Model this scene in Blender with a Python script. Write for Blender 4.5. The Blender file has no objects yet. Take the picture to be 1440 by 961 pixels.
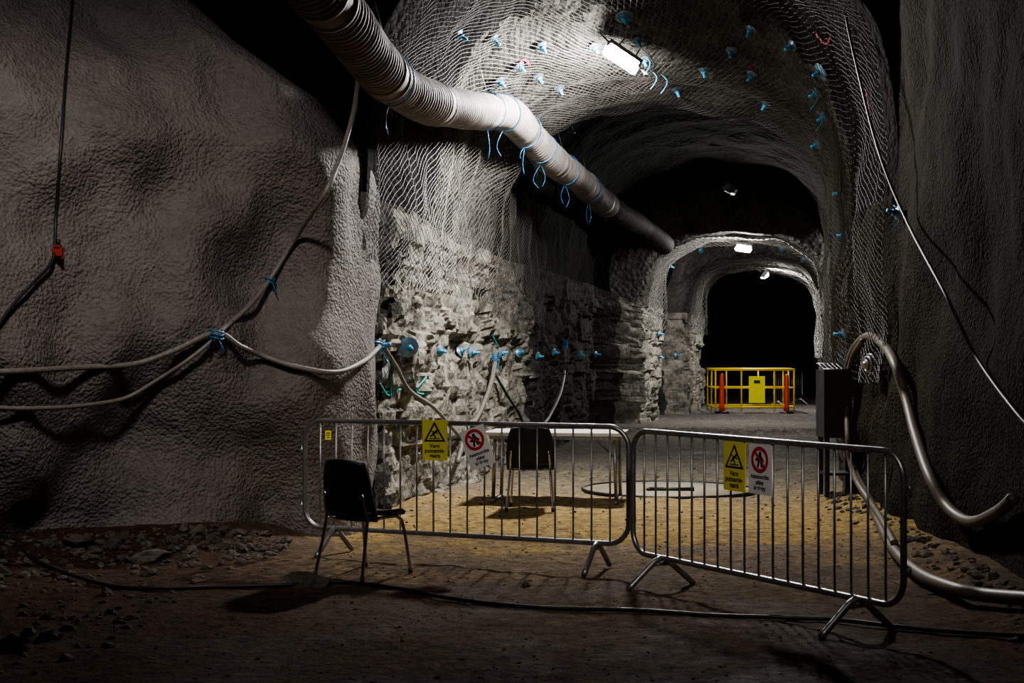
import bpy, math, random
from mathutils import Vector, Matrix, noise, Euler
from mathutils.bvhtree import BVHTree
random.seed(7)
F=2000.0; CX=720.0; HY=499.0; CH=1.63
scene=bpy.context.scene
col=scene.collection
try:
    scene.view_settings.view_transform='AgX'
    scene.view_settings.look='AgX - Medium High Contrast'
except Exception as e: print(e)

# ------------------------------------------------------------ helpers
def at(px,py,s):
    """world point from bearing/elevation and local scale s (pixels per metre)"""
    Y=F/s
    return Vector(((px-CX)/s, Y, CH+(HY-py)/s))
def sm(a,b,x):
    t=max(0.0,min(1.0,(x-a)/(b-a))); return t*t*(3-2*t)
def interp(keys,x):
    if x<=keys[0][0]: return keys[0][1]
    for (a,va),(b,vb) in zip(keys,keys[1:]):
        if x<=b:
            t=(x-a)/(b-a); return va+(vb-va)*t
    return keys[-1][1]
def nz(x,y,z): return noise.noise(Vector((x,y,z)))

def new_mat(name):
    m=bpy.data.materials.new(name); m.use_nodes=True
    nt=m.node_tree; nt.nodes.clear()
    out=nt.nodes.new('ShaderNodeOutputMaterial')
    b=nt.nodes.new('ShaderNodeBsdfPrincipled')
    nt.links.new(b.outputs[0],out.inputs[0])
    return m,nt,b,out
def simple(name,colr,rough=.5,metal=0.0,var=0.15,scale=20,bump=0.0):
    m,nt,b,out=new_mat(name)
    tc=nt.nodes.new('ShaderNodeTexCoord')
    n=nt.nodes.new('ShaderNodeTexNoise'); n.inputs['Scale'].default_value=scale; n.inputs['Detail'].default_value=3
    nt.links.new(tc.outputs['Object'],n.inputs['Vector'])
    r=nt.nodes.new('ShaderNodeValToRGB')
    r.color_ramp.elements[0].position=.3; r.color_ramp.elements[1].position=.7
    r.color_ramp.elements[0].color=[c*(1-var) for c in colr]+[1]
    r.color_ramp.elements[1].color=[min(1,c*(1+var)) for c in colr]+[1]
    nt.links.new(n.outputs['Fac'],r.inputs[0]); nt.links.new(r.outputs[0],b.inputs['Base Color'])
    b.inputs['Roughness'].default_value=rough; b.inputs['Metallic'].default_value=metal
    if bump:
        bp=nt.nodes.new('ShaderNodeBump'); bp.inputs['Strength'].default_value=bump; bp.inputs['Distance'].default_value=.01
        nt.links.new(n.outputs['Fac'],bp.inputs['Height']); nt.links.new(bp.outputs[0],b.inputs['Normal'])
    return m
def emit(name,colr,st):
    m=bpy.data.materials.new(name); m.use_nodes=True; nt=m.node_tree; nt.nodes.clear()
    out=nt.nodes.new('ShaderNodeOutputMaterial'); e=nt.nodes.new('ShaderNodeEmission')
    e.inputs[0].default_value=(*colr,1); e.inputs[1].default_value=st
    nt.links.new(e.outputs[0],out.inputs[0]); return m

def rock_mat(name,c0,c1,c2,big=1.2,fine=22,bstr=.8,bdist=.03,pit=-1.0,rough=.95,lay=None,vs=None,spec=.06):
    m,nt,b,out=new_mat(name); N=nt.nodes; L=nt.links
    g=N.new('ShaderNodeNewGeometry')
    n1=N.new('ShaderNodeTexNoise'); n1.inputs['Scale'].default_value=big; n1.inputs['Detail'].default_value=6; n1.inputs['Roughness'].default_value=.65
    n2=N.new('ShaderNodeTexNoise'); n2.inputs['Scale'].default_value=fine; n2.inputs['Detail'].default_value=5; n2.inputs['Roughness'].default_value=.65
    v=N.new('ShaderNodeTexVoronoi'); v.inputs['Scale'].default_value=vs or fine*.9
    for n in (n1,n2,v): L.new(g.outputs['Position'],n.inputs['Vector'])
    if lay:
        mp=N.new('ShaderNodeMapping'); mp.inputs['Scale'].default_value=lay; L.new(g.outputs['Position'],mp.inputs['Vector']); L.new(mp.outputs[0],n1.inputs['Vector'])
    r=N.new('ShaderNodeValToRGB'); e=r.color_ramp.elements
    e[0].position=.36; e[0].color=(*c0,1); e[1].position=.64; e[1].color=(*c2,1)
    k=e.new(.5); k.color=(*c1,1)
    mx=N.new('ShaderNodeMix'); mx.data_type='FLOAT'; mx.inputs[0].default_value=.4
    L.new(n1.outputs['Fac'],mx.inputs[2]); L.new(n2.outputs['Fac'],mx.inputs[3]); L.new(mx.outputs[0],r.inputs[0])
    L.new(r.outputs[0],b.inputs['Base Color']); b.inputs['Roughness'].default_value=rough
    b.inputs['Specular IOR Level'].default_value=spec
    ma=N.new('ShaderNodeMath'); ma.operation='MULTIPLY_ADD'
    L.new(v.outputs['Distance'],ma.inputs[0]); ma.inputs[1].default_value=pit; L.new(n2.outputs['Fac'],ma.inputs[2])
    bp=N.new('ShaderNodeBump'); bp.inputs['Strength'].default_value=bstr; bp.inputs['Distance'].default_value=bdist
    L.new(ma.outputs[0],bp.inputs['Height']); L.new(bp.outputs[0],b.inputs['Normal'])
    return m

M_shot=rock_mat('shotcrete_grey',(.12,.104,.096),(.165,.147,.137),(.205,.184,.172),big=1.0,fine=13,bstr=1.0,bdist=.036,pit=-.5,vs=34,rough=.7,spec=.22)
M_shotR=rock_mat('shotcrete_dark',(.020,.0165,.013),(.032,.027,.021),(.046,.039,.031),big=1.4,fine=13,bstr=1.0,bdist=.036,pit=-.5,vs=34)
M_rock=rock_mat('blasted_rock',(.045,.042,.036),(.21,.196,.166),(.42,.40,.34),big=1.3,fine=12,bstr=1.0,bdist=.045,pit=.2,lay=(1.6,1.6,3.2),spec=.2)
M_rockd=rock_mat('blasted_rock_shaded',(.015,.014,.0125),(.042,.040,.035),(.09,.086,.075),big=1.1,fine=12,bstr=1.0,bdist=.045,pit=.2,lay=(1.6,1.6,3.2),spec=.15)  # shaded copy of the blasted rock, dimness painted into its colour
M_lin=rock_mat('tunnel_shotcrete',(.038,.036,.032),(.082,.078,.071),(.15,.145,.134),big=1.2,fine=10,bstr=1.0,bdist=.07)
M_lind=rock_mat('tunnel_shotcrete_shaded',(.008,.0075,.007),(.015,.014,.013),(.027,.025,.022),big=1.2,fine=10,bstr=1.0,bdist=.07)  # same shotcrete with the dim mouth ceiling's shade put into the colour
M_dark=rock_mat('dark_rock',(.003,.003,.003),(.007,.0065,.006),(.014,.013,.012),big=1.5,fine=10,bstr=.8,bdist=.04)  # near-black; on portal face and tunnel recesses it paints in their shade
M_stone=rock_mat('rubble_stone',(.045,.039,.033),(.09,.078,.066),(.17,.15,.13),big=4,fine=30,bstr=.6,bdist=.01,pit=.2)

def floor_mat():
    m,nt,b,out=new_mat('gravel_dirt'); N=nt.nodes; L=nt.links
    g=N.new('ShaderNodeNewGeometry'); sp=N.new('ShaderNodeSeparateXYZ'); L.new(g.outputs['Position'],sp.inputs[0])
    n0=N.new('ShaderNodeTexNoise'); n0.inputs['Scale'].default_value=.9; n0.inputs['Detail'].default_value=6; n0.inputs['Roughness'].default_value=.7
    n2=N.new('ShaderNodeTexNoise'); n2.inputs['Scale'].default_value=9; n2.inputs['Detail'].default_value=8; n2.inputs['Roughness'].default_value=.8
    v=N.new('ShaderNodeTexVoronoi'); v.inputs['Scale'].default_value=20
    for n in (n0,n2,v): L.new(g.outputs['Position'],n.inputs['Vector'])
    # dust colour follows distance into the tunnel; the rubble bank on the left stays brown
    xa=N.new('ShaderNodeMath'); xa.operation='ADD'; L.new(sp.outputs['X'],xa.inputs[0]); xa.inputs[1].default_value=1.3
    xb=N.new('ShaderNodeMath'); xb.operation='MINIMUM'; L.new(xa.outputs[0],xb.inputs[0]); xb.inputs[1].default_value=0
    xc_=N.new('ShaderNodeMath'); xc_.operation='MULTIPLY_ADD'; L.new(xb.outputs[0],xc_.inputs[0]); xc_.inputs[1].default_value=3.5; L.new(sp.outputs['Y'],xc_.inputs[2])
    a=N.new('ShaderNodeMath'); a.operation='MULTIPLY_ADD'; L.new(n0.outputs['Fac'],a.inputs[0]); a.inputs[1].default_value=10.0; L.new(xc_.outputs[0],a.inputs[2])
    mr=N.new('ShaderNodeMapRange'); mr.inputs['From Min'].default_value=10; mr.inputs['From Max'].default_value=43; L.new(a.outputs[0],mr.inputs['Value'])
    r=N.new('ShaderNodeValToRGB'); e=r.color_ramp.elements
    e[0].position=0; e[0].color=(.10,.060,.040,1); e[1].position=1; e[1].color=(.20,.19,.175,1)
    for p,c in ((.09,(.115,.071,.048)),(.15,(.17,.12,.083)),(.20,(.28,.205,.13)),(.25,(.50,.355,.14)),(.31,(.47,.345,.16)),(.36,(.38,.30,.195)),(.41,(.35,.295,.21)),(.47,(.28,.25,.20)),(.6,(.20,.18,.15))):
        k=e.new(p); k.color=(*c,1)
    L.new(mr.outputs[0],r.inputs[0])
    r2=N.new('ShaderNodeValToRGB'); r2.color_ramp.elements[0].position=.36; r2.color_ramp.elements[0].color=(.33,.33,.33,1)
    r2.color_ramp.elements[1].position=.64; r2.color_ramp.elements[1].color=(1.5,1.48,1.45,1)
    L.new(n2.outputs['Fac'],r2.inputs[0])
    mx=N.new('ShaderNodeMix'); mx.data_type='RGBA'; mx.blend_type='MULTIPLY'; mx.inputs[0].default_value=1
    L.new(r.outputs[0],mx.inputs[6]); L.new(r2.outputs[0],mx.inputs[7]); L.new(mx.outputs[2],b.inputs['Base Color'])
    rr=N.new('ShaderNodeMapRange'); rr.inputs['From Min'].default_value=.4; rr.inputs['From Max'].default_value=.6; rr.inputs['To Min'].default_value=.7; rr.inputs['To Max'].default_value=1
    L.new(n0.outputs['Fac'],rr.inputs['Value']); L.new(rr.outputs[0],b.inputs['Roughness'])
    b.inputs['Specular IOR Level'].default_value=.08
    ma=N.new('ShaderNodeMath'); ma.operation='MULTIPLY_ADD'; L.new(v.outputs['Distance'],ma.inputs[0]); ma.inputs[1].default_value=-.3; L.new(n2.outputs['Fac'],ma.inputs[2])
    bp=N.new('ShaderNodeBump'); bp.inputs['Strength'].default_value=1; bp.inputs['Distance'].default_value=.08
    L.new(ma.outputs[0],bp.inputs['Height']); L.new(bp.outputs[0],b.inputs['Normal'])
    return m
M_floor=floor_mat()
M_net=simple('galvanised_wire',(.10,.094,.085),.55,0,.35,2)
M_netd=simple('galvanised_wire_shaded',(.035,.033,.030),.6,0,.35,2)  # same wire, colour darkened to paint shade near the mouth
M_galv=simple('galvanised_steel',(.34,.34,.35),.4,.85,.2,30)
M_chrome=simple('chrome_tube',(.5,.5,.52),.22,1,.05,30)
M_black=simple('black_plastic',(.008,.008,.009),.45,0,.2,40)
M_cable=simple('black_cable',(.015,.015,.016),.5,0,.2,30)
M_cableg=simple('grey_cable',(.19,.172,.152),.55,0,.2,30)
M_hose=simple('rubber_hose',(.12,.096,.072),.5,0,.25,20)
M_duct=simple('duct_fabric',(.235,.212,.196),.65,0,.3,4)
M_ductd=simple('duct_fabric_shaded',(.018,.0165,.015),.8,0,.3,4)  # same fabric, colour darkened to paint the shadow on the far stretch
M_blue=simple('blue_plastic',(.02,.16,.34),.4,0,.2,30)
M_bluelt=simple('blue_bolt_paint',(.06,.32,.54),.45,.1,.25,30)
M_plate=simple('bolt_plate_steel',(.16,.27,.36),.4,.4,.2,30)
M_yel=simple('yellow_paint',(.75,.53,.02),.4,0,.06,10)
M_yels=simple('yellow_sign',(.86,.80,.03),.4,0,.04,10)
M_white=simple('white_sign',(.80,.80,.80),.4,0,.04,10)
M_red=simple('red_ink',(.55,.03,.05),.45,0,.05,10)
M_ink=simple('black_ink',(.012,.012,.012),.5,0,.1,10)
M_orange=simple('orange_red_plastic',(.28,.035,.02),.4,0,.1,10)
M_redp=simple('red_post_plastic',(.60,.05,.02),.4,0,.1,10)
M_table=simple('table_laminate',(.75,.73,.70),.3,0,.04,10)
M_steel=simple('cabinet_steel',(.035,.035,.035),.6,.2,.3,6)
M_house=simple('lamp_housing',(.3,.3,.3),.5,0,.1,10)
M_houseoff=simple('lamp_lens_dusty',(.12,.12,.12),.5,0,.1,10)
M_teal=simple('teal_spray_paint',(.02,.35,.33),.6,0,.3,14)
M_pink=simple('red_spray_paint',(.35,.02,.05),.6,0,.3,14)
M_plank=simple('weathered_plate',(.30,.25,.17),.7,.1,.3,5,.3)

class B:
    def __init__(s): s.v=[];s.f=[];s.m=[];s.mats=[];s.sm=[]
    def mi(s,mat):
        if mat not in s.mats: s.mats.append(mat)
        return s.mats.index(mat)
    def add(s,vs,fs,mat,smooth=False,M=None):
        o=len(s.v); i=s.mi(mat)
        for p in vs:
            p=Vector(p); s.v.append(M@p if M else p)
        for f in fs: s.f.append([o+k for k in f]); s.m.append(i); s.sm.append(smooth)
    def tube(s,pts,r,mat,seg=10,closed=False,M=None,cap=True):
        pts=[Vector(p) for p in pts]; n=len(pts); rf=r if callable(r) else (lambda i:r)
        vs=[];fs=[]; up=None
        for i,p in enumerate(pts):
            if closed: t=pts[(i+1)%n]-pts[i-1]
            else: t=pts[min(i+1,n-1)]-pts[max(i-1,0)]
            t.normalize()
            if up is None:
                up=Vector((0,0,1)) if abs(t.z)<.9 else Vector((1,0,0))
            a=up-t*up.dot(t)
            if a.length<1e-5: a=t.orthogonal()
            a.normalize(); up=a; b_=t.cross(a)
            for k in range(seg):
                an=2*math.pi*k/seg; vs.append(p+(a*math.cos(an)+b_*math.sin(an))*rf(i))
        m=n if closed else n-1
        for i in range(m):
            j=(i+1)%n
            for k in range(seg):
                k2=(k+1)%seg; fs.append((i*seg+k,i*seg+k2,j*seg+k2,j*seg+k))
        if not closed and cap:
            fs.append(tuple(range(seg))[::-1]); fs.append(tuple((n-1)*seg+k for k in range(seg)))
        s.add(vs,fs,mat,True,M)
    def box(s,c,d,mat,M=None,R=None):
        x,y,z=[k/2 for k in d]; vs=[Vector((a*x,b_*y,e*z)) for a in(-1,1) for b_ in(-1,1) for e in(-1,1)]
        if R: vs=[R@v for v in vs]
        vs=[v+Vector(c) for v in vs]
        s.add(vs,[(0,1,3,2),(4,6,7,5),(0,4,5,1),(2,3,7,6),(0,2,6,4),(1,5,7,3)],mat,False,M)
    def ring(s,c,ro,ri,y,mat,M=None,n=32):
        vs=[];fs=[]
        for i in range(n):
            a=2*math.pi*i/n
            for r in(ro,ri):vs.append((c[0]+r*math.cos(a),y,c[1]+r*math.sin(a)))
        for i in range(n):
            j=(i+1)%n; fs.append((2*i,2*j,2*j+1,2*i+1))
        s.add(vs,fs,mat,False,M)
    def sheet(s,fn,nu,nv,th,mat,M=None):
        """double sided curved panel, fn(u,v) -> Vector, u,v in [-1,1]"""
        P=[[fn(-1+2*i/nu,-1+2*j/nv) for j in range(nv+1)] for i in range(nu+1)]
        vs=[];fs=[]
        def nrm(i,j):
            a=P[min(i+1,nu)][j]-P[max(i-1,0)][j]; b_=P[i][min(j+1,nv)]-P[i][max(j-1,0)]
            return a.cross(b_).normalized()
        W=nv+1
        for k in(1,-1):
            for i in range(nu+1):
                for j in range(nv+1): vs.append(P[i][j]+nrm(i,j)*th/2*k)
        o=(nu+1)*W
        for i in range(nu):
            for j in range(nv):
                a=i*W+j; fs.append((a,a+W,a+W+1,a+1)); fs.append((o+a,o+a+1,o+a+W+1,o+a+W))
        for i in range(nu):
            for j in(0,nv):
                a=i*W+j; fs.append((a,a+W,o+a+W,o+a))
        for j in range(nv):
            for i in(0,nu):
                a=i*W+j; fs.append((a,a+1,o+a+1,o+a))
        s.add(vs,fs,mat,True,M)
    def obj(s,name,M=None):
        me=bpy.data.meshes.new(name)
        me.from_pydata([tuple(v) for v in s.v],[],s.f)
        for m in s.mats: me.materials.append(m)
        me.polygons.foreach_set('material_index',s.m); me.polygons.foreach_set('use_smooth',s.sm)
        me.update()
        o=bpy.data.objects.new(name,me); col.objects.link(o)
        if M: o.matrix_world=M
        return o
def crom(pts,step=.04,closed=False):
    pts=[Vector(p) for p in pts]; out=[]; n=len(pts)
    rng=range(n if closed else n-1)
    for i in rng:
        if closed: a,b_,c,d=pts[i-1],pts[i],pts[(i+1)%n],pts[(i+2)%n]
        else:
            b_,c=pts[i],pts[i+1]; a=pts[i-1] if i>0 else b_*2-c; d=pts[i+2] if i+2<n else c*2-b_
        k=max(1,int((c-b_).length/step))
        for j in range(k):
            t=j/k; out.append(.5*((2*b_)+(c-a)*t+(2*a-5*b_+4*c-d)*t*t+(3*b_-a-3*c+d)*t**3))
    if not closed: out.append(pts[-1])
    return out

bvhs=[]
def grid_obj(name,P,mats,matfn=None,smooth=True,bvh=True):
    nu=len(P); nv=len(P[0]); vs=[p for r in P for p in r]; fs=[]
    for i in range(nu-1):
        for j in range(nv-1):
            a=i*nv+j; fs.append((a,a+1,a+nv+1,a+nv))
    me=bpy.data.meshes.new(name); me.from_pydata([tuple(v) for v in vs],[],fs)
    for m in mats: me.materials.append(m)
    if matfn: me.polygons.foreach_set('material_index',[matfn(i,j) for i in range(nu-1) for j in range(nv-1)])
    me.polygons.foreach_set('use_smooth',[smooth]*len(fs))
    me.update()
    o=bpy.data.objects.new(name,me); col.objects.link(o)
    if bvh: bvhs.append(BVHTree.FromPolygons(vs,fs))
    return o

# ------------------------------------------------------------ tunnel loft
PORT=13.7
def shade_bend(Y): return .02*max(0,Y-43)**2  # invented bend, keeps the far tunnel end out of the lamp light
def xl(Y):
    return shade_bend(Y)-1.42+.195*(Y-PORT)+interp([(13.7,0),(19.3,0.0),(30.4,-.05),(30.8,1.0),(33.0,1.1),(33.2,.35),(36.0,.7),(36.4,1.5),(41,1.6),(41.5,1.0),(60,1.0)],Y)
def xr(Y):
    b_=3.86-.0624*(16.3-Y) if Y<16.3 else 3.86+.2*(Y-16.3)
    return shade_bend(Y)+b_+interp([(13.7,0),(19.3,-.03),(19.6,.3),(30.4,.3),(30.8,.05),(33.0,0.05),(33.2,.5),(36,.5),(36.4,.07),(41,0.05),(41.5,.4),(60,.4)],Y)
def HT(Y): return interp([(13.7,6.1),(15.2,6.1),(16.2,5.85),(16.8,5.55),(17.6,5.3),(19.0,5.02),(19.3,4.98),(19.7,5.9),(30.4,5.6),(30.8,4.3),(33.0,4.25),(33.2,5.3),(36,5.2),(36.4,4.15),(41,4.1),(41.6,4.7),(60,4.7)],Y)
def ZS(Y): return interp([(13.7,3.2),(19.3,3.0),(30.4,3.1),(30.8,2.7),(60,2.7)],Y)
NL,NA,NR=80,100,50
def section(Y,off=0.0,rough=1.0):
    a0,a1,H,zs=xl(Y),xr(Y),HT(Y),ZS(Y); xc=(a0+a1)/2; a=(a1-a0)/2; n=2.7
    pts=[]
    for i in range(NL): pts.append((a0,-.25+(zs+.25)*i/NL,1,0,'L'))
    for i in range(NA+1):
        th=math.pi*(1-i/NA); c,s_=math.cos(th),math.sin(th)
        x=xc+a*math.copysign(abs(c)**(2/n),c); z=zs+(H-zs)*abs(s_)**(2/n)
        nx=-math.copysign(abs(c)**(2-2/n),c)/a; nzz=-abs(s_)**(2-2/n)/(H-zs); l=math.hypot(nx,nzz) or 1
        pts.append((x,z,nx/l,nzz/l,'A'))
    for i in range(1,NR+1): pts.append((a1,zs-(zs+.25)*i/NR,-1,0,'R'))
    out=[]
    for x,z,nx,nn,k in pts:
        d=.12*nz(x*.6,Y*.6,z*.6)+.09*nz(x*1.5+5,Y*1.5,z*1.5)+.02*nz(x*5,Y*5,z*5)
        if k=='L':
            w=1-sm(2.6,3.1,z)*.8
            wx=nz(Y*1.5,z*2,3)*.14
            q=Vector((Y*.9+wx+z*.2,z*1.6+wx,1.5)); q2=Vector((Y*2.3-wx-z*.4,z*4.6+wx,7.5)); q3=Vector((Y*5.1+wx+z*.9,z*8-wx,3.5))
            blk=(noise.cell(q)-.5)*.08+(noise.cell(q2)-.5)*.035+(noise.cell(q3)-.5)*.013
            fr=(z+.03*nz(Y*1.5,z,2))/.36; fr=abs(fr-round(fr))
            groove=-.05*math.exp(-(fr/.05)**2)*sm(-.1,.25,nz(Y*.9,round(z/.36)*3.3,4))
            rough_n=.018*nz(Y*3.2,z*4,9)+.014*nz(Y*9,z*10,2)+.02*(1-abs(nz(Y*1.4,z*2.3,19))*2)
            crack=-.06*math.exp(-(nz(Y*1.3+7,z*1.9,33)/.03)**2)
            d+=w*(blk+groove+rough_n+crack)*rough
        elif k=='R': d+=.06*nz(Y*3,z*3,4)*rough
        d+=off
        out.append(Vector((x+nx*d,Y,z+nn*d)))
    return out
Ys=[];y=PORT
while y<75:
    Ys.append(y); y+= .035 if y<20.5 else (.07 if y<31 else (.07 if y<42 else .6))
SEC=[section(Y) for Y in Ys]
iL=NL+1; iR=NL+NA
def wob(i,j): return .5*nz(Ys[i]*2,j*.2,1)
YL=[13.3,13.4,13.5,13.6]+Ys
grid_obj('wall_tunnel_left',[section(Y,-.2)[:iL] for Y in YL[:4]]+[r[:iL] for r in SEC],[M_rock,M_rockd,M_dark,M_shot],lambda i,j:(3 if i<4 else (2 if YL[i]>41.5 else (1 if (22.3+nz(YL[i]*2,j*.2,1)<YL[i]<30.6 or 33<YL[i]<36.1 or YL[i]<14.8+.65*nz(YL[i]*2,j*.2,1)) else 0))),smooth=False)  # darker rock at mouth, mid stretch and recess is painted shade
grid_obj('ceiling',[r[iL-1:iR+1] for r in SEC],[M_lin,M_dark,M_lind],lambda i,j:(1 if (19.5<Ys[i]<30.5 or 33.1<Ys[i]<36.1 or Ys[i]>41.5) else (2 if Ys[i]<16.3+wob(i,j) else 0)))  # recess and mouth ceiling get shade painted in by darker materials
grid_obj('wall_tunnel_right',[r[iR:] for r in SEC],[M_lin,M_dark,M_shotR],lambda i,j:(1 if (19.5<Ys[i]<30 or 33.1<Ys[i]<36.1 or Ys[i]>41.5) else (2 if Ys[i]<16+wob(i,j) else 0)))  # darker materials at mouth end and recesses paint in shade
E=SEC[-1]; c=Vector(((E[0].x+E[-1].x)/2,E[0].y,2))
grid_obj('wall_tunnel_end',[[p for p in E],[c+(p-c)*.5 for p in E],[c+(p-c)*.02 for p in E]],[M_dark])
# portal face above/left of tunnel mouth
P0=section(PORT); rows=[]
for t in [0,.02,.05,.1,.18,.3,.45,.65,1]:
    r=[]
    for i,p in enumerate(P0[:iR+1]):
        if i<NL: tgt=Vector((-12,PORT,p.z))
        else:
            u=(i-NL)/NA; tgt=Vector((-12+17*sm(.12,.5,u) if u<.5 else 5,PORT,3.2+4.3*sm(0,.22,u)))
        q=p.lerp(tgt,t); q.y=PORT+.02+.5*t**.5*(.6+nz(q.x*1.2,q.z*1.2,8))
        r.append(q)
    rows.append(r)
grid_obj('wall_portal',rows,[M_dark])  # shadow over the portal is painted by the dark material

# netting: individual diamond-lattice wires following the lining
def netting(name,y0,y1,zl,zr,part='all',du=.036,dv=.052,r=.0033):
    V=[];Fc=[];MI=[]; prevrow=None; j=0; Y=y0
    while Y<y1:
        S=section(Y,0,0.4)
        a=max(0,int((zl+.25)/(ZS(Y)+.25)*NL)); b_=NL+NA+int((ZS(Y)-zr)/(ZS(Y)+.25)*NR)
        if part=='left': b_=NL+14
        xc=(xl(Y)+xr(Y))/2
        C=[]
        for i in range(a,b_+1):
            p=S[i]
            if i<NL: n=Vector((1,0,0))
            elif i>NL+NA: n=Vector((-1,0,0))
            else: n=Vector((xc-p.x,0,(2.6-p.z)*.8)).normalized()
            o=.07+.035*(1+nz(p.x*1.1,Y*1.1,p.z*1.1+4))
            C.append((p+n*o,n))
        row=[]; acc=0; nxt=0.0
        for (p,n),(q,m) in zip(C,C[1:]):
            l=math.hypot(q.x-p.x,q.z-p.z)
            while nxt<=acc+l and l>0:
                t=(nxt-acc)/l; row.append((p.lerp(q,t),n)); nxt+=du
            acc+=l
        if prevrow:
            for i in range(min(len(row),len(prevrow))):
                if (i+j)%2: continue
                for k in(-1,1):
                    if 0<=i+k<len(prevrow):
                        A,n=row[i]; Bq=prevrow[i+k][0]
                        d=(Bq-A)
                        if d.length>.2: continue
                        t=d.cross(n).normalized()
                        o=len(V)
                        for P_ in(A,Bq):
                            V.extend((tuple(P_+n*r),tuple(P_-n*r*.5+t*r*.87),tuple(P_-n*r*.5-t*r*.87)))
                        Fc.extend(((o,o+1,o+4,o+3),(o+1,o+2,o+5,o+4),(o+2,o,o+3,o+5)))
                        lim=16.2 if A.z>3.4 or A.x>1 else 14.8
                        mi=1 if Y<lim+.6*nz(A.x,Y,A.z*1.5) else 0  # wires nearer the mouth take the shade-coloured copy
                        MI.extend((mi,mi,mi))
        prevrow=row; j+=1; Y+=dv
    me=bpy.data.meshes.new(name); me.from_pydata(V,[],Fc); me.materials.append(M_net); me.materials.append(M_netd); me.polygons.foreach_set('material_index',MI); me.update()
    o=bpy.data.objects.new(name,me); col.objects.link(o); return o
netting('wire_netting',13.72,19.3,2.35,1.3)
netting('wire_netting',19.35,23.5,2.15,1.3,'left')
netting('wire_netting',30.75,33.0,2.2,1.5,du=.06,dv=.09,r=.006)
netting('wire_netting',36.3,41,2.2,1.5,du=.07,dv=.11,r=.007)

# ------------------------------------------------------------ chamber walls
pl=crom([(-1.40,14.2,0),(-1.44,13.5,0),(-1.52,13.1,0),(-1.70,12.78,0),(-2.1,12.5,0),(-3.0,11.9,0),(-4.05,11.2,0),(-6,9.9,0),(-9,8,0),(-11,4,0),(-11,-3,0)],.05)
zs_=[-.3+.05*i for i in range(158)]
P=[]
for k,p in enumerate(pl):
    t=(pl[min(k+1,len(pl)-1)]-pl[max(k-1,0)]).normalized(); n=Vector((-t.y,t.x,0)); 
    if n.y>0 and k>14: n=-n
    if k<=14: n=Vector((1,-.2,0)).normalized()
    row=[]
    dist=(pl[k]-Vector((-1.5,13.2,0))).length; wgt=1-sm(1.5,7,dist)
    for z in zs_:
        cshift=interp([(3.2,0),(3.6,.05),(4.1,.45),(4.55,1.1),(4.95,1.5),(7.5,4)],z)
        q=Vector((p.x-cshift*wgt,p.y,z))
        fade=sm(0,.9,dist) if k>14 else 0.1
        d=.50*nz(q.x*.6+3,q.y*.6,z*.55)+.36*nz(q.x*1.0,q.y*1.0+9,z*.85)+.17*nz(q.x*2.1,q.y*2.1,z*1.9)+.02*nz(q.x*6,q.y*6,z*6)+.006*nz(q.x*14,q.y*14,z*14)
        d*= .2+.8*fade
        d+= -.22*sm(3.0,5,z)*fade +.12*math.sin(z*.9)*fade -.05*fade
        row.append(q+n*d)
    P.append(row)
grid_obj('wall_left',P,[M_shot])
# right chamber wall
P=[]
y=-3.0; ys=[]
while y<PORT: ys.append(y); y+=.07
ys.append(PORT)
for Y in ys:
    row=[]
    for z in zs_:
        x=3.86-.0624*(16.3-Y)
        fd=1-sm(12.9,13.7,Y)
        dd=.12*nz(x*.6,Y*.6,z*.6)+.09*nz(x*1.5+5,Y*1.5,z*1.5)+.02*nz(x*5,Y*5,z*5)
        d=dd*(1-.6*fd)+fd*(.14*nz(2,Y*.7,z*.6)+.05*nz(8,Y*1.8,z*1.6)+.008*nz(8,Y*7,z*7)+.10*sm(3.5,6,z))
        row.append(Vector((x-d,Y,z)))
    P.append(row)
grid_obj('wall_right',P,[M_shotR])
P=[[Vector((-11.5+i*.5,-3.2+j*.5,7.3+.3*nz(i*.4,j*.4,0))) for j in range(37)] for i in range(34)]
grid_obj('ceiling_chamber',P,[M_dark])
P=[[Vector((-11.5+i*.5,-3+.2*nz(i*.4,j*.4,5),-.3+j*.5)) for j in range(17)] for i in range(34)]
grid_obj('wall_rear',P,[M_dark])

# ------------------------------------------------------------ floor
def fz(x,y):
    z=.05*nz(x*.35,y*.35,0)+.022*nz(x*1.6,y*1.6,3)+.012*nz(x*5,y*5,5)+.006*nz(x*12,y*12,5)
    yw=12.55+(x+1.8)*.62
    if x<-1.4:
        d=yw-y; z+=.20*math.exp(-(max(d,0)/.7)**2)*(1-sm(-2.6,-1.6,x))
    xw=3.86-.0624*(16.3-y)
    if y<16: z+=.12*math.exp(-((max(0,xw-x))/.35)**2)
    z+=.13*sm(28.9,29.15,y+.3*nz(x*.8,1,1))
    return z
ys=[];y=-3
while y<76: ys.append(y); y+= .5 if y<5 else (.035 if y<14 else (.09 if y<20 else (.06 if 28.3<y<29.6 else .25)))
P=[]
for Y in ys:
    row=[]
    x=-11.5
    while x<40:
        row.append(Vector((x,Y,fz(x,Y)))); x+=.05 if -4.6<x<4.4 else .35
    P.append(row)
m=min(len(r) for r in P); P=[r[:m] for r in P]
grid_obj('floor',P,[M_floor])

def cast(px,py,off=0.0):
    o=Vector((0,0,CH)); d=Vector((px-CX,F,HY-py)).normalized(); best=None
    for b_ in bvhs:
        r=b_.ray_cast(o,d)
        if r[0] is not None and (best is None or r[3]<best[3]): best=r
    n=best[1].copy()
    if n.dot(d)>0: n=-n
    return best[0]+n*off,n

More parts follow.
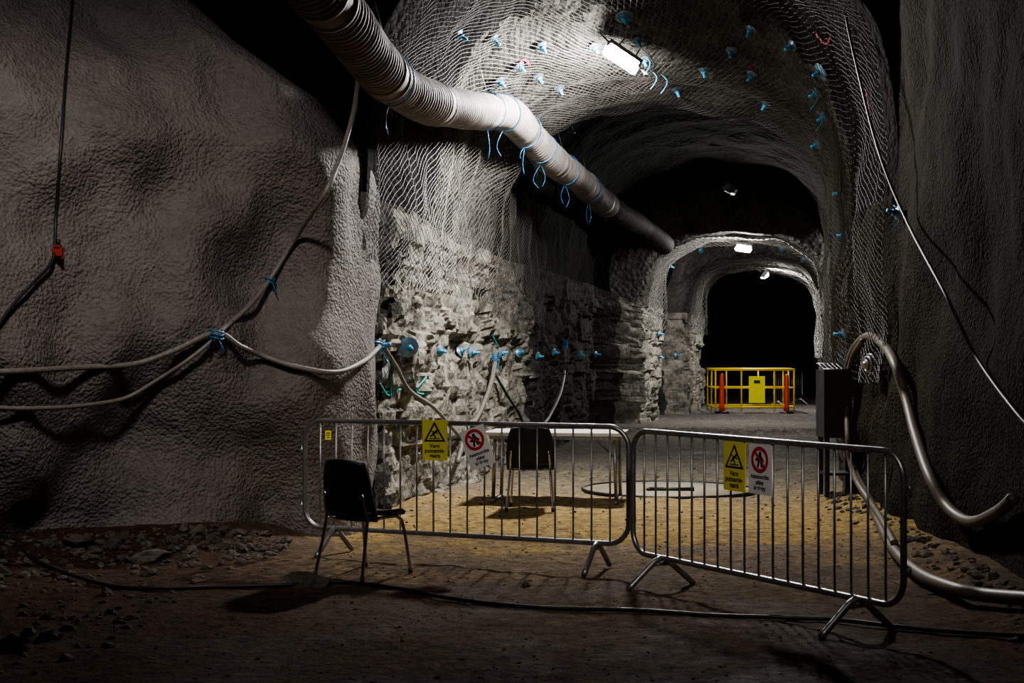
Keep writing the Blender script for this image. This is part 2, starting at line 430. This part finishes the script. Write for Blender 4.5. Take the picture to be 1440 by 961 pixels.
# ------------------------------------------------------------ barriers
def barrier(name,A,Bp,nb=18,feet=(.1,.88)):
    A=Vector((*A,0));Bp=Vector((*Bp,0)); L=(Bp-A).length; ang=math.atan2(Bp.y-A.y,Bp.x-A.x)
    z0=min(fz(A.x,A.y),fz(Bp.x,Bp.y))
    b=B(); r=.16; zb,zt=.22,1.09; pts=[]
    for cx,cz,a0 in((L-r,zt-r,0),(r,zt-r,90),(r,zb+r,180),(L-r,zb+r,270)):
        for i in range(9):
            a=math.radians(a0+i*90/8); pts.append((cx+r*math.cos(a),0,cz+r*math.sin(a)))
    b.tube(pts,.0195,M_galv,12,closed=True)
    for i in range(nb):
        x=(i+1)*L/(nb+1); dz=0
        if x<r: dz=r-math.sqrt(max(0,r*r-(r-x)**2))
        if x>L-r: dz=r-math.sqrt(max(0,r*r-(x-L+r)**2))
        b.tube([(x,0,zb+dz),(x,0,zt-dz)],.0075,M_galv,8)
    for t in feet:
        x=t*L
        for sgn in(-1,1):
            b.tube(crom([(x,0,zb),(x,sgn*.05,zb-.02),(x,sgn*.28,.02)],.04),.021,M_galv,10)
        b.tube([(x,-.09,zb-.045),(x,.09,zb-.045)],.012,M_galv,8)
    for z in(.45,.9):
        b.tube(crom([(L,0,z),(L+.045,0,z),(L+.05,0,z-.06)],.02),.008,M_galv,8)
        b.tube([(0,0,z-.05),(-.035,0,z-.05),(-.035,0,z+.03),(0,0,z+.03)],.007,M_galv,8)
    M=Matrix.Translation((A.x,A.y,z0-.005))@Matrix.Rotation(ang,4,'Z')
    return b.obj(name,M),ang
b1A=at(429,0,172);b1B=at(884,0,190);b2A=at(890,0,196);b2B=at(1270,0,252)
bar1,ang1=barrier('crowd_barrier',b1A.xy,b1B.xy,18,(.1,.91))
bar2,ang2=barrier('crowd_barrier',b2A.xy,b2B.xy,18,(.13,.86))
d1=at(1088,0,50);d2=at(1128,0,46)
barrier('crowd_barrier',(d1.x,d1.y),(d2.x,d2.y),12)

def on_line(A,Bp,px):
    k=(px-CX)/F; dx,dy=Bp.x-A.x,Bp.y-A.y
    t=(k*A.y-A.x)/(dx-k*dy); return A.x+dx*t,A.y+dy*t
def text_into(b,body,size,cx,cz,y,mat,bold=0.0):
    cu=bpy.data.curves.new('t','FONT'); cu.body=body; cu.size=size; cu.align_x='CENTER'; cu.offset=bold
    o=bpy.data.objects.new('t',cu); col.objects.link(o); bpy.context.view_layer.update()
    me=bpy.data.meshes.new_from_object(o.evaluated_get(bpy.context.evaluated_depsgraph_get()))
    b.add([(v.co.x+cx,y,v.co.y+cz) for v in me.vertices],[tuple(p.vertices) for p in me.polygons],mat)
    bpy.data.objects.remove(o); bpy.data.curves.remove(cu); bpy.data.meshes.remove(me)
def poly(b,pts,y,mat): b.add([(x,y,z) for x,z in pts],[tuple(range(len(pts)))],mat)
def limb(b,a,c,w,y,mat):
    a=Vector(a);c=Vector(c);d=(c-a).normalized();n=Vector((-d.y,d.x))*w/2
    poly(b,[a+n,a-n,c-n,c+n],y,mat)
def sign_warn(M):
    b=B(); w,h=.215,.315
    b.box((0,0,0),(w,.006,h),M_yels)
    cz=.055
    T=[(0,.092),(-.094,-.066),(.094,-.066)]
    poly(b,[(x,z+cz) for x,z in T],-.0042,M_ink)
    poly(b,[(x*.74,z*.74+cz-.004) for x,z in T],-.0050,M_yels)
    b.ring((.018,cz+.018),.010,0.0001,-.0058,M_ink,n=14)
    limb(b,(.01,cz+.010),(-.018,cz-.012),.018,-.0058,M_ink)
    limb(b,(.008,cz+.010),(.034,cz-.006),.009,-.0058,M_ink)
    limb(b,(.002,cz+.006),(-.024,cz+.016),.009,-.0058,M_ink)
    limb(b,(-.016,cz-.01),(.010,cz-.026),.011,-.0058,M_ink); limb(b,(.010,cz-.026),(.002,cz-.042),.010,-.0058,M_ink)
    limb(b,(-.016,cz-.01),(-.036,cz-.028),.011,-.0058,M_ink); limb(b,(-.046,cz-.042),(.046,cz-.042),.007,-.0058,M_ink)
    for i,t in enumerate(('Varo','putoamis-','vaara')): text_into(b,t,.044,0,-.058-.038*i,-.0045,M_ink,.0012)
    return b.obj('warning_sign',M)
def sign_ban(M):
    b=B(); w,h=.215,.315
    b.box((0,0,0),(w,.006,h),M_white); cz=.062
    b.ring((0,cz),.082,.060,-.0060,M_red)
    b.ring((.002,cz+.036),.014,.0001,-.0045,M_ink,n=14)
    limb(b,(0,cz+.026),(-.004,cz-.014),.040,-.0045,M_ink)
    limb(b,(-.008,cz+.01),(-.040,cz-.004),.016,-.0045,M_ink)
    limb(b,(.010,cz+.018),(.036,cz-.012),.014,-.0045,M_ink)
    limb(b,(-.010,cz-.01),(-.020,cz-.050),.017,-.0045,M_ink); limb(b,(.006,cz-.01),(.022,cz-.048),.017,-.0045,M_ink)
    limb(b,(-.047,cz+.047),(.047,cz-.047),.018,-.0056,M_red)
    for i,t in enumerate(('Asiattomilta','pääsy','kielletty')): text_into(b,t,.036,0,-.058-.036*i,-.0045,M_ink,.0010)
    return b.obj('prohibition_sign',M)
def sign_M(A,Bp,ang,px,py,roll,off=.03):
    x,y=on_line(A,Bp,px); n=Vector((math.sin(ang),-math.cos(ang),0))
    z=CH+(HY-py)*y/F
    return Matrix.Translation(Vector((x,y,z))+n*off)@Matrix.Rotation(ang,4,'Z')@Matrix.Rotation(math.radians(roll),4,'Y')
sign_warn(sign_M(b1A,b1B,ang1,614,619,-1))
sign_ban(sign_M(b1A,b1B,ang1,674,629,-20,.035))
sign_warn(sign_M(b2A,b2B,ang2,1038,656,1))
sign_ban(sign_M(b2A,b2B,ang2,1074,660,1))
b=B(); b.box((0,0,0),(.055,.004,.075),M_yels); b.ring((0,.008),.016,.009,-.003,M_ink,n=18); b.box((0,-.0025,-.02),(.03,.001,.006),M_ink)
b.obj('barrier_tag',sign_M(b1A,b1B,ang1,464,612,0,.025))

# ------------------------------------------------------------ chairs
def chair(x,y,heading):
    b=B()
    def seat(u,v):
        X=.225*u*(1-.30+.30*math.sqrt(1-v*v*.5))*(1-.04*v); Y=.215*v*(1-.22+.22*math.sqrt(1-u*u*.5))
        return Vector((X,Y+.01,.455+.02*u*u-.03*max(0,v-.55)**2*4+.012*(v<0)*v*v))
    b.sheet(seat,16,16,.026,M_black)
    def back(u,v):
        X=(.240-.022*v)*u*(1-.28+.28*math.sqrt(1-v*v*.6)); Z=.640+.225*v*(1-.12*(u*u)*(v>0)*v)
        return Vector((X,-.225-.05*v*.9+.055*u*u-.018*math.cos(v*1.6),Z))
    b.sheet(back,16,14,.022,M_black)
    for sx in(-1,1):
        X=.205*sx
        b.tube(crom([(X*1.16,-.29,.0),(X*1.06,-.235,.26),(X,-.205,.43),(X*.98,-.220,.52),(X*.93,-.237,.62)],.03),.0125,M_chrome,10)
        b.tube(crom([(X*1.12,.235,0),(X*1.04,.20,.25),(X*.98,.165,.40),(X*.95,.12,.430),(X*.95,-.10,.430),(X,-.205,.423)],.03),.0125,M_chrome,10)
        b.tube([(X*1.16,-.29,-.004),(X*1.155,-.287,.035)],.016,M_black,10); b.tube([(X*1.12,.235,-.004),(X*1.115,.232,.035)],.016,M_black,10)
    b.tube([(-.20,.13,.43),(.20,.13,.43)],.010,M_chrome,8); b.tube([(-.20,-.17,.43),(.20,-.17,.43)],.010,M_chrome,8)
    M=Matrix.Translation((x,y,fz(x,y)))@Matrix.Rotation(-heading,4,'Z')
    return b.obj('stacking_chair',M)
chair(-1.08,10.55,math.radians(38))
chair(.20,14.85,math.radians(4))

# ------------------------------------------------------------ table
def table():
    b=B(); L,W,H=1.50,.80,.765
    b.box((0,0,H-.018),(L,W,.036),M_table)
    b.box((0,-W/2+.03,H-.055),(L-.1,.02,.04),M_galv); b.box((0,W/2-.03,H-.055),(L-.1,.02,.04),M_galv)
    for sx in(-1,1):
        X=sx*(L/2-.10)
        for yy in(-.26,.26): b.tube([(X,yy,H-.03),(X+sx*.02,yy*1.05,.03)],.020,M_galv,10)
        b.tube([(X+sx*.02,-.34,.018),(X+sx*.02,.34,.018)],.022,M_galv,10)
        b.tube([(X,-.26,.45),(X,.26,.45)],.012,M_galv,8)
        b.tube([(X,0,.45),(X-sx*.30,0,H-.03)],.010,M_galv,8)
    x,y=.50,15.65
    return b.obj('folding_table',Matrix.Translation((x,y,fz(x,y)))@Matrix.Rotation(math.radians(-9),4,'Z'))
table()

# ------------------------------------------------------------ duct
def duct():
    b=B()
    K=[(370,-110,225),(425,-40,205),(478,22,187),(522,82,168),(556,118,155),(602,143,141),(660,155,126),(712,160,116),(742,188,108),(775,224,101),(815,254,92),(840,278,83),(866,297,76),(900,318,69),(935,345,65.2)]
    pts=crom([Vector((-2.1,1.5,4.9)),Vector((-1.75,5.5,4.6))]+[at(*k) for k in K],.016)
    acc=[0]
    for a,c in zip(pts,pts[1:]): acc.append(acc[-1]+(c-a).length)
    i0=min(range(len(pts)),key=lambda i:abs(pts[i].y-F/225)); base0=acc[i0]
    joints=[base0+j for j in (-5,-2.5,1.4,3.6,5.6,7.7,9.6,11.4,13.6,16.2)]
    def r(i):
        s_=acc[i]; base=.205+.011*math.sin(2*math.pi*s_/.085)
        for j in joints:
            if abs(s_-j)<.14: base=.208+ (.014 if abs(abs(s_-j)-.12)<.02 else 0)
        return base+.03*nz(s_*.9,0,0)
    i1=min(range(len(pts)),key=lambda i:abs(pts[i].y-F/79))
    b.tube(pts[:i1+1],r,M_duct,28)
    b.tube(pts[i1:],lambda i:r(i+i1),M_ductd,28)  # far stretch in the copy with shadow painted into its colour
    rnd=random.Random(3)
    for sc in (158,121,117,109,104,97,88):
        i=min(range(i0,len(pts)),key=lambda i:abs(pts[i].y-F/sc)); p=pts[i]; t=(pts[i+1]-pts[i-1]).normalized(); a=Vector((0,0,1)); a=(a-t*a.dot(t)).normalized(); c=t.cross(a)
        tw=rnd.uniform(-.25,.25)
        b.tube([p+(a*math.cos(k/20*2*math.pi)+c*math.sin(k/20*2*math.pi))*.228+t*tw*math.cos(k/20*2*math.pi)*.5 for k in range(20)],.006,M_blue,6,closed=True)
        q=p-Vector((0,.0,.21)); n=rnd.choice((1,2))
        for _ in range(n):
            dx=rnd.uniform(-.09,.09); l=rnd.uniform(.15,.38)
            b.tube(crom([q,q+Vector((dx,-.06,-l*.4)),q+Vector((dx*1.3,-.02,-l*.7)),q+Vector((dx*.4,-.03,-l))],.04),.0045,M_blue,6)
        b.tube([p+Vector((0,0,.2)),p+Vector((-.15,0,.75))],.005,M_galv,6)
    return b.obj('ventilation_duct')
duct()

# ------------------------------------------------------------ cables & hoses
def cable(name,pl,r,mat,off=.05,step=.04,extra=None):
    pts=[]
    for p in pl:
        if len(p)==3: pts.append(at(*p))
        else: pts.append(cast(p[0],p[1],off)[0])
    b=B(); b.tube(crom(pts,step),r,mat,10)
    if extra: extra(b,pts)
    return b.obj(name)
def tie(b,pts,i,r=.05,n=3):
    for k in range(n):
        p=pts[i]+Vector((0,0,(k-1)*.03)); b.tube([p+Vector((math.cos(a/12*6.283)*r,math.sin(a/12*6.283)*r,.01*math.sin(a))) for a in range(12)],.007,M_blue,6,closed=True)
    for k in (-1,1):
        b.tube(crom([pts[i],pts[i]+Vector((.04*k,-.05,-.06)),pts[i]+Vector((.07*k,-.04,-.14))],.03),.005,M_blue,6)
cable('power_cable',[(503,110,150),(498,150,155),(488,190,158),(474,232,160),(455,275,162),(420,335),(378,394),(340,437),(298,472)],.022,M_cableg,.08,extra=lambda b,p:(tie(b,p,8,.06),tie(b,p,6,.04,2)))
cable('power_cable',[(-60,515),(0,517),(60,519),(120,516),(180,507),(240,491),(298,470),(330,486),(370,505),(420,520),(465,523),(500,510),(527,487)],.024,M_cableg,.07,extra=lambda b,p:tie(b,p,12,.05,4))
cable('power_cable',[(-60,562),(0,567),(60,570),(120,566),(170,553),(220,530),(260,503),(298,476)],.018,M_cableg,.07)
cable('power_cable',[(97,-60),(94,0),(88,110),(82,210),(74,300),(71,345),(64,372),(40,400),(15,430),(-20,475)],.013,M_cable,.06)
p,n=cast(73,358,.07)
b=B(); b.box((0,0,0),(.08,.06,.07),M_orange); b.box((0,-.005,.04),(.05,.05,.03),M_orange); b.tube([(0,0,.05),(0,0,.10)],.018,M_black,10); b.tube([(-.02,0,-.03),(-.05,0,-.08)],.016,M_black,10)
b.tube([(.02,0,-.03),(.04,0,-.06)],.017,M_orange,10)
b.obj('cable_connector',Matrix.Translation(p))
cable('power_cable',[(530,492),(545,515),(570,548),(600,578),(640,610),(680,655)],.022,M_cableg,.10)
cable('power_cable',[(690,508),(680,545),(665,580),(652,610),(640,650)],.03,M_cableg,.09,extra=lambda b,p:tie(b,p,0,.05,5))
cable('power_cable',[(690,528),(705,555),(722,583),(735,610)],.02,M_cable,.09)
cable('power_cable',[(792,482),(790,520),(780,555),(765,585),(755,600)],.028,M_cableg,.09,extra=lambda b,p:tie(b,p,0,.05,5))
cable('power_cable',[(-40,735),(0,756),(60,795),(150,826),(230,831),(320,829),(410,826),(480,822),(560,831),(640,846),(740,857),(820,860),(900,862),(1000,869),(1090,872),(1180,876),(1270,886),(1350,893),(1450,899)],.014,M_cable,.018)
cable('power_cable',[(1183,-60,136),(1187,0,138),(1205,90,142),(1237,215,150),(1275,310,160),(1330,415,183),(1385,505),(1440,578),(1480,620)],.014,M_cable,.06)
cable('air_hose',[(1440,700),(1415,722),(1378,732),(1345,712),(1318,668),(1298,610),(1285,560),(1268,510),(1248,480),(1228,473),(1208,495),(1198,540),(1197,600),(1208,660),(1228,720),(1255,780),(1290,820),(1340,843),(1390,853),(1470,860)],.046,M_hose,.075,extra=None)
cable('air_hose',[(1228,480),(1214,500),(1206,545),(1207,610),(1215,670),(1240,745),(1262,785)],.03,M_hose,.12)
# ------------------------------------------------------------ rock bolts
b=B()
def bolt(px,py,r=.085,l=.12):
    p,n=cast(px,py,.05); 
    q=n.to_track_quat('Z','Y').to_matrix().to_4x4(); M=Matrix.Translation(p)@q
    N=16; vs=[(0,0,.028)]+[(r*.45*math.cos(a/N*6.283),r*.45*math.sin(a/N*6.283),.026) for a in range(N)]+[(r*math.cos(a/N*6.283),r*math.sin(a/N*6.283),0) for a in range(N)]
    fs=[(0,1+i,1+(i+1)%N) for i in range(N)]+[(1+i,1+N+i,1+N+(i+1)%N,1+(i+1)%N) for i in range(N)]
    b.add(vs,fs,M_plate,True,M); b.tube([(0,0,0),(0,0,l*.4),(0.01,.01,l)],.019,M_bluelt,8,M=M); b.tube([(0,0,.02),(0,0,.05)],.036,M_bluelt,6,M=M)
for px,py in ((573,487),(615,493),(643,497),(660,496),(700,497),(728,497),(752,500),(775,495),(812,497),(835,498),(530,488),(878,18),(1060,98),(785,118),(727,88),(1155,125),(1160,97),(1165,160),(1155,200),(1030,65),(690,50),(895,50),(905,78),(1060,36),(798,178),(950,120),(1190,270),(1270,300),(990,92),(755,103),(1080,140),(1192,470),(925,500),(950,500),(985,352),(1100,350),(1130,365),(940,372),(925,470),(1195,330),(835,60),(760,60),(640,45),(700,110),(1120,60)):
    bolt(px,py,.11 if (px,py) in((573,487),(878,18),(1160,97)) else .07,.11)
b.obj('rock_bolts')
def marks(name,strokes,mat,r=.012):
    b=B()
    for s_ in strokes: b.tube(crom([cast(px,py,.012)[0] for px,py in s_],.03),r,mat,6)
    return b.obj(name)
marks('survey_marking',[[(533,540),(545,556),(560,545)],[(548,530),(548,560)],[(536,552),(562,548)],[(575,533),(590,555)],[(598,530),(584,550),(600,556)],[(545,575),(556,598)],[(690,470),(700,490)]],M_teal,.011)
marks('survey_marking',[[(722,95),(735,82),(744,90)],[(1150,45),(1165,60),(1172,48)],[(1055,90),(1066,102)],[(1222,125),(1228,165)]],M_pink,.02)

b=B()
for px,py in ((905,70),(915,90),(930,95),(1158,150),(1150,118),(1270,290),(940,150),(530,500),(1190,500)):
    p,n=cast(px,py,.09)
    b.tube(crom([p,p+Vector((.06,-.05,-.08)),p+Vector((.04,-.04,-.16)),p+Vector((-.02,-.05,-.24))],.04),.006,M_bluelt,6)
b.obj('tie_wires')

# ------------------------------------------------------------ lamps
def lamp(name,pos,R,L,W,strength,mat=None):
    b=B(); E=mat or emit(name+'_tube',(1,.98,.95),strength)
    b.box((0,0,.045),(L+.05,W+.04,.05),M_house)
    n=8; vs=[];fs=[]
    for i in range(n+1):
        a=math.pi*i/n
        for x in(-L/2,L/2): vs.append((x,-W/2*math.cos(a),.02-.11*math.sin(a)))
    for i in range(n): fs.append((2*i,2*i+1,2*i+3,2*i+2))
    fs.append(tuple(2*i for i in range(n+1))); fs.append(tuple(2*i+1 for i in range(n,-1,-1)))
    b.add(vs,fs,E,True)
    for x in(-L/2-.015,L/2+.015): b.box((x,0,0),(.03,W+.03,.07),M_house)
    for x in(-L*.3,L*.3): b.tube([(x,0,.07),(x*.9,.02,.25)],.008,M_galv,6)
    return b.obj(name,Matrix.Translation(pos)@R.to_matrix().to_4x4())
lamp('fluorescent_lamp',(1.28,16.5,5.08),Euler((math.radians(-18),math.radians(34),0),'XYZ'),.40,.18,2350)
lamp('fluorescent_lamp',(5.08,31.2,3.98),Euler((math.radians(-18),math.radians(8),0)),.30,.14,1600)
lamp('fluorescent_lamp',(6.86,38.6,3.80),Euler((math.radians(-50),0,math.radians(86)),'XYZ'),.34,.2,950)
lamp('fluorescent_lamp',(4.45,29,5.0),Euler((math.radians(-35),math.radians(8),math.radians(60))),.30,.14,0,M_houseoff)
cable('lamp_cable',[(818,-30,118),(828,10,119),(840,40,120),(856,58,121)],.010,M_black)
cable('lamp_cable',[(897,92,121),(912,104,121),(921,92,120),(913,78,119),(900,66,118)],.010,M_white)

# ------------------------------------------------------------ guard rail & delineators
def rail():
    b=B(); W,D=2.05,1.5; zf=fz(6.34,37.7)
    cr=[(-W/2,-D/2),(W/2,-D/2),(W/2,D/2),(-W/2,D/2)]
    for z,r in((1.10,.035),(.62,.022),(.12,.025)):
        for i in range(4):
            a=cr[i];c=cr[(i+1)%4]
            b.tube([(*a,z),(*c,z)],r,M_yel,8)
    for i in range(4):
        a=Vector(cr[i]);c=Vector(cr[(i+1)%4])
        for t in((0,.5) if i%2 else (0,.33,.75)): q=a.lerp(c,t); b.tube([(q.x,q.y,0),(q.x,q.y,1.1)],.022,M_yel,8)
    b.box((.05,-D/2-.03,.58),(.42,.02,.70),M_yels); b.box((.05,-D/2-.045,.78),(.16,.01,.08),M_ink)
    return b.obj('guard_railing',Matrix.Translation((6.34,37.9,zf)))
rail()
def deline(px,s_):
    p=at(px,0,s_); b=B(); z=fz(p.x,p.y)
    b.tube([(0,0,0),(0,0,.03),(0,0,.05)],lambda i:(.2,.2,.06)[i],M_black,16)
    b.tube([(0,0,.04),(0,0,.2),(0,0,.9),(0,0,.98),(0,0,1.02)],lambda i:(.075,.065,.06,.05,.02)[i],M_redp,14)
    b.obj('traffic_delineator',Matrix.Translation((p.x,p.y,z)))
deline(1015,54.5); deline(1106,54)

# ------------------------------------------------------------ control cabinet
b=B()
b.box((0,0,1.02),(.38,.42,.74),M_steel); b.box((0,-.215,1.02),(.33,.012,.66),M_steel); b.tube([(.12,-.23,.95),(.12,-.23,1.1)],.012,M_galv,8)
for x in(-.15,.15):
    for y_ in(-.16,.16): b.box((x,y_,.33),(.05,.05,.66),M_steel)
b.box((0,0,.25),(.34,.36,.03),M_steel)
for i in range(5): b.tube([(-.17+i*.05,-.18,1.39),(-.17+i*.05,.18,1.46)],.006,M_galv,6)
b.tube([(-.19,-.18,1.40),(.08,-.18,1.40)],.008,M_galv,6); b.tube([(-.19,.18,1.46),(.08,.18,1.46)],.008,M_galv,6)
b.obj('electrical_cabinet',Matrix.Translation((3.60,15.75,fz(3.56,15.75))))
p,n=cast(1236,512,.10)
b=B(); q=n.to_track_quat('Z','Y').to_matrix().to_4x4()
for r,z in((.10,0),(.075,.03),(.04,.05)): b.tube([(r*math.cos(a/18*6.283),r*math.sin(a/18*6.283),z) for a in range(18)],.014,M_galv,8,closed=True)
b.tube([(0,0,-.12),(0,0,.08)],.03,M_galv,10)
b.obj('hose_coupling',Matrix.Translation(p)@q)
x,y_=1.86,16.95; zc=fz(x,y_)
b=B(); b.tube([(0,0,-.05),(0,0,.03)],1.02,M_plank,56); b.tube([(math.cos(a/56*6.283)*1.02,math.sin(a/56*6.283)*1.02,.03) for a in range(56)],.018,M_cable,8,closed=True)
b.tube([(-.25,-.2,.05),(.28,-.22,.05)],.022,M_cable,8); b.tube([(-.25,-.2,.03),(-.25,-.2,.06)],.03,M_cable,8)
b.obj('shaft_cover',Matrix.Translation((x,y_,zc)))

# ------------------------------------------------------------ rubble
def rock(b,c,s_,flat=1.0,seed=0,sub=1):
    t=(1+5**.5)/2
    V=[Vector(v).normalized() for v in [(-1,t,0),(1,t,0),(-1,-t,0),(1,-t,0),(0,-1,t),(0,1,t),(0,-1,-t),(0,1,-t),(t,0,-1),(t,0,1),(-t,0,-1),(-t,0,1)]]
    Fc=[(0,11,5),(0,5,1),(0,1,7),(0,7,10),(0,10,11),(1,5,9),(5,11,4),(11,10,2),(10,7,6),(7,1,8),(3,9,4),(3,4,2),(3,2,6),(3,6,8),(3,8,9),(4,9,5),(2,4,11),(6,2,10),(8,6,7),(9,8,1)]
    if sub:
        mid={};NF=[]
        def md(a,c_):
            k=(min(a,c_),max(a,c_))
            if k not in mid: V.append(((V[a]+V[c_])/2).normalized()); mid[k]=len(V)-1
            return mid[k]
        for a,c_,d in Fc:
            x,y,z=md(a,c_),md(c_,d),md(d,a); NF+=[(a,x,z),(c_,y,x),(d,z,y),(x,y,z)]
        Fc=NF
    R=Euler((random.uniform(-.3,.3),random.uniform(-.3,.3),random.uniform(0,6.28))).to_matrix()
    sx,sy=random.uniform(.7,1.3),random.uniform(.6,1.1)
    vs=[]
    for v in V:
        k=1+.5*nz(v.x*1.3+seed,v.y*1.3,v.z*1.3+seed*.3)
        w=Vector((v.x*sx,v.y*sy,v.z*flat))*k*s_; vs.append(R@w+Vector(c))
    b.add(vs,Fc,M_stone,False)
b=B(); k=0
for _ in range(600):
    x=random.uniform(-5,-1.9); yw=12.35+(x+1.8)*.62; y_=yw-abs(random.gauss(0,.6)); s_=min(.10,abs(random.gauss(.010,.022))+.01)
    rock(b,(x,y_,fz(x,y_)+s_*.15),s_,random.uniform(.4,.8),k); k+=1
for _ in range(300):
    x=random.uniform(-4.2,-2.2); y_=random.uniform(7.2,10.5); s_=min(.06,abs(random.gauss(.006,.014))+.008)
    rock(b,(x,y_,fz(x,y_)+s_*.1),s_,random.uniform(.4,.8),k); k+=1
for _ in range(170):
    y_=random.uniform(8,16); x=3.86-.0624*(16.3-y_)-.1-abs(random.gauss(0,.16)); s_=min(.06,abs(random.gauss(.012,.015))+.01)
    rock(b,(x,y_,fz(x,y_)+s_*.1),s_,random.uniform(.4,.8),k); k+=1
b.obj('rubble_pile')
b=B()
for _ in range(1900):
    y_=random.uniform(7,13.5); x=random.uniform(-.36*y_,min(3.2,.36*y_)); s_=.004+abs(random.gauss(0,.005))
    rock(b,(x,y_,fz(x,y_)+s_*.05),s_,random.uniform(.4,.7),k,0); k+=1
for _ in range(400):
    y_=random.uniform(13.5,22); x=random.uniform(xl(y_)+.1,xr(y_)-.1); s_=.005+abs(random.gauss(0,.009))
    rock(b,(x,y_,fz(x,y_)+s_*.1),s_,random.uniform(.5,.9),k,0); k+=1
b.obj('loose_gravel')
for px,py,s_,fl in ((210,786,.14,.35),(430,822,.15,.3),(112,764,.14,.3),(160,770,.08,.7),(25,915,.10,.6),(70,900,.06,.7),(740,825,.035,.8)):
    p,_n=cast(px,py,0); b=B(); rock(b,(0,0,0),s_,fl,px*.1); b.obj('boulder' if s_>.05 else 'stone',Matrix.Translation((p.x,p.y,p.z+s_*fl*.4)))

# ------------------------------------------------------------ chamber light
def spot(name,loc,tgt,power,angle,size,colr,blend=.8):
    l=bpy.data.lights.new(name,'SPOT'); l.energy=power; l.spot_size=math.radians(angle); l.spot_blend=blend; l.shadow_soft_size=size; l.color=colr
    o=bpy.data.objects.new(name,l); col.objects.link(o); o.location=loc
    o.rotation_euler=(Vector(tgt)-Vector(loc)).to_track_quat('-Z','Y').to_euler()
spot('fill_light',(-2.2,6.8,6.2),(-2.9,11.9,2.1),950,68,.32,(1,.93,.89),1.0)
spot('fill_light',(.8,3.0,6.4),(.9,11.2,0.75),850,46,.3,(1,.92,.85),1.0)  # added fill spot, out of view, brightens the barrier signs and floor
w=bpy.data.worlds.new('world'); scene.world=w; w.use_nodes=True
w.node_tree.nodes['Background'].inputs[0].default_value=(.02,.02,.022,1); w.node_tree.nodes['Background'].inputs[1].default_value=.3

cam=bpy.data.cameras.new('camera'); cam.lens=50; cam.sensor_width=36; cam.clip_end=200
co=bpy.data.objects.new('camera',cam); col.objects.link(co); co.location=(0,0,CH)
co.rotation_euler=(math.radians(90)+math.atan((HY-480.5)/F),0,0)
scene.camera=co
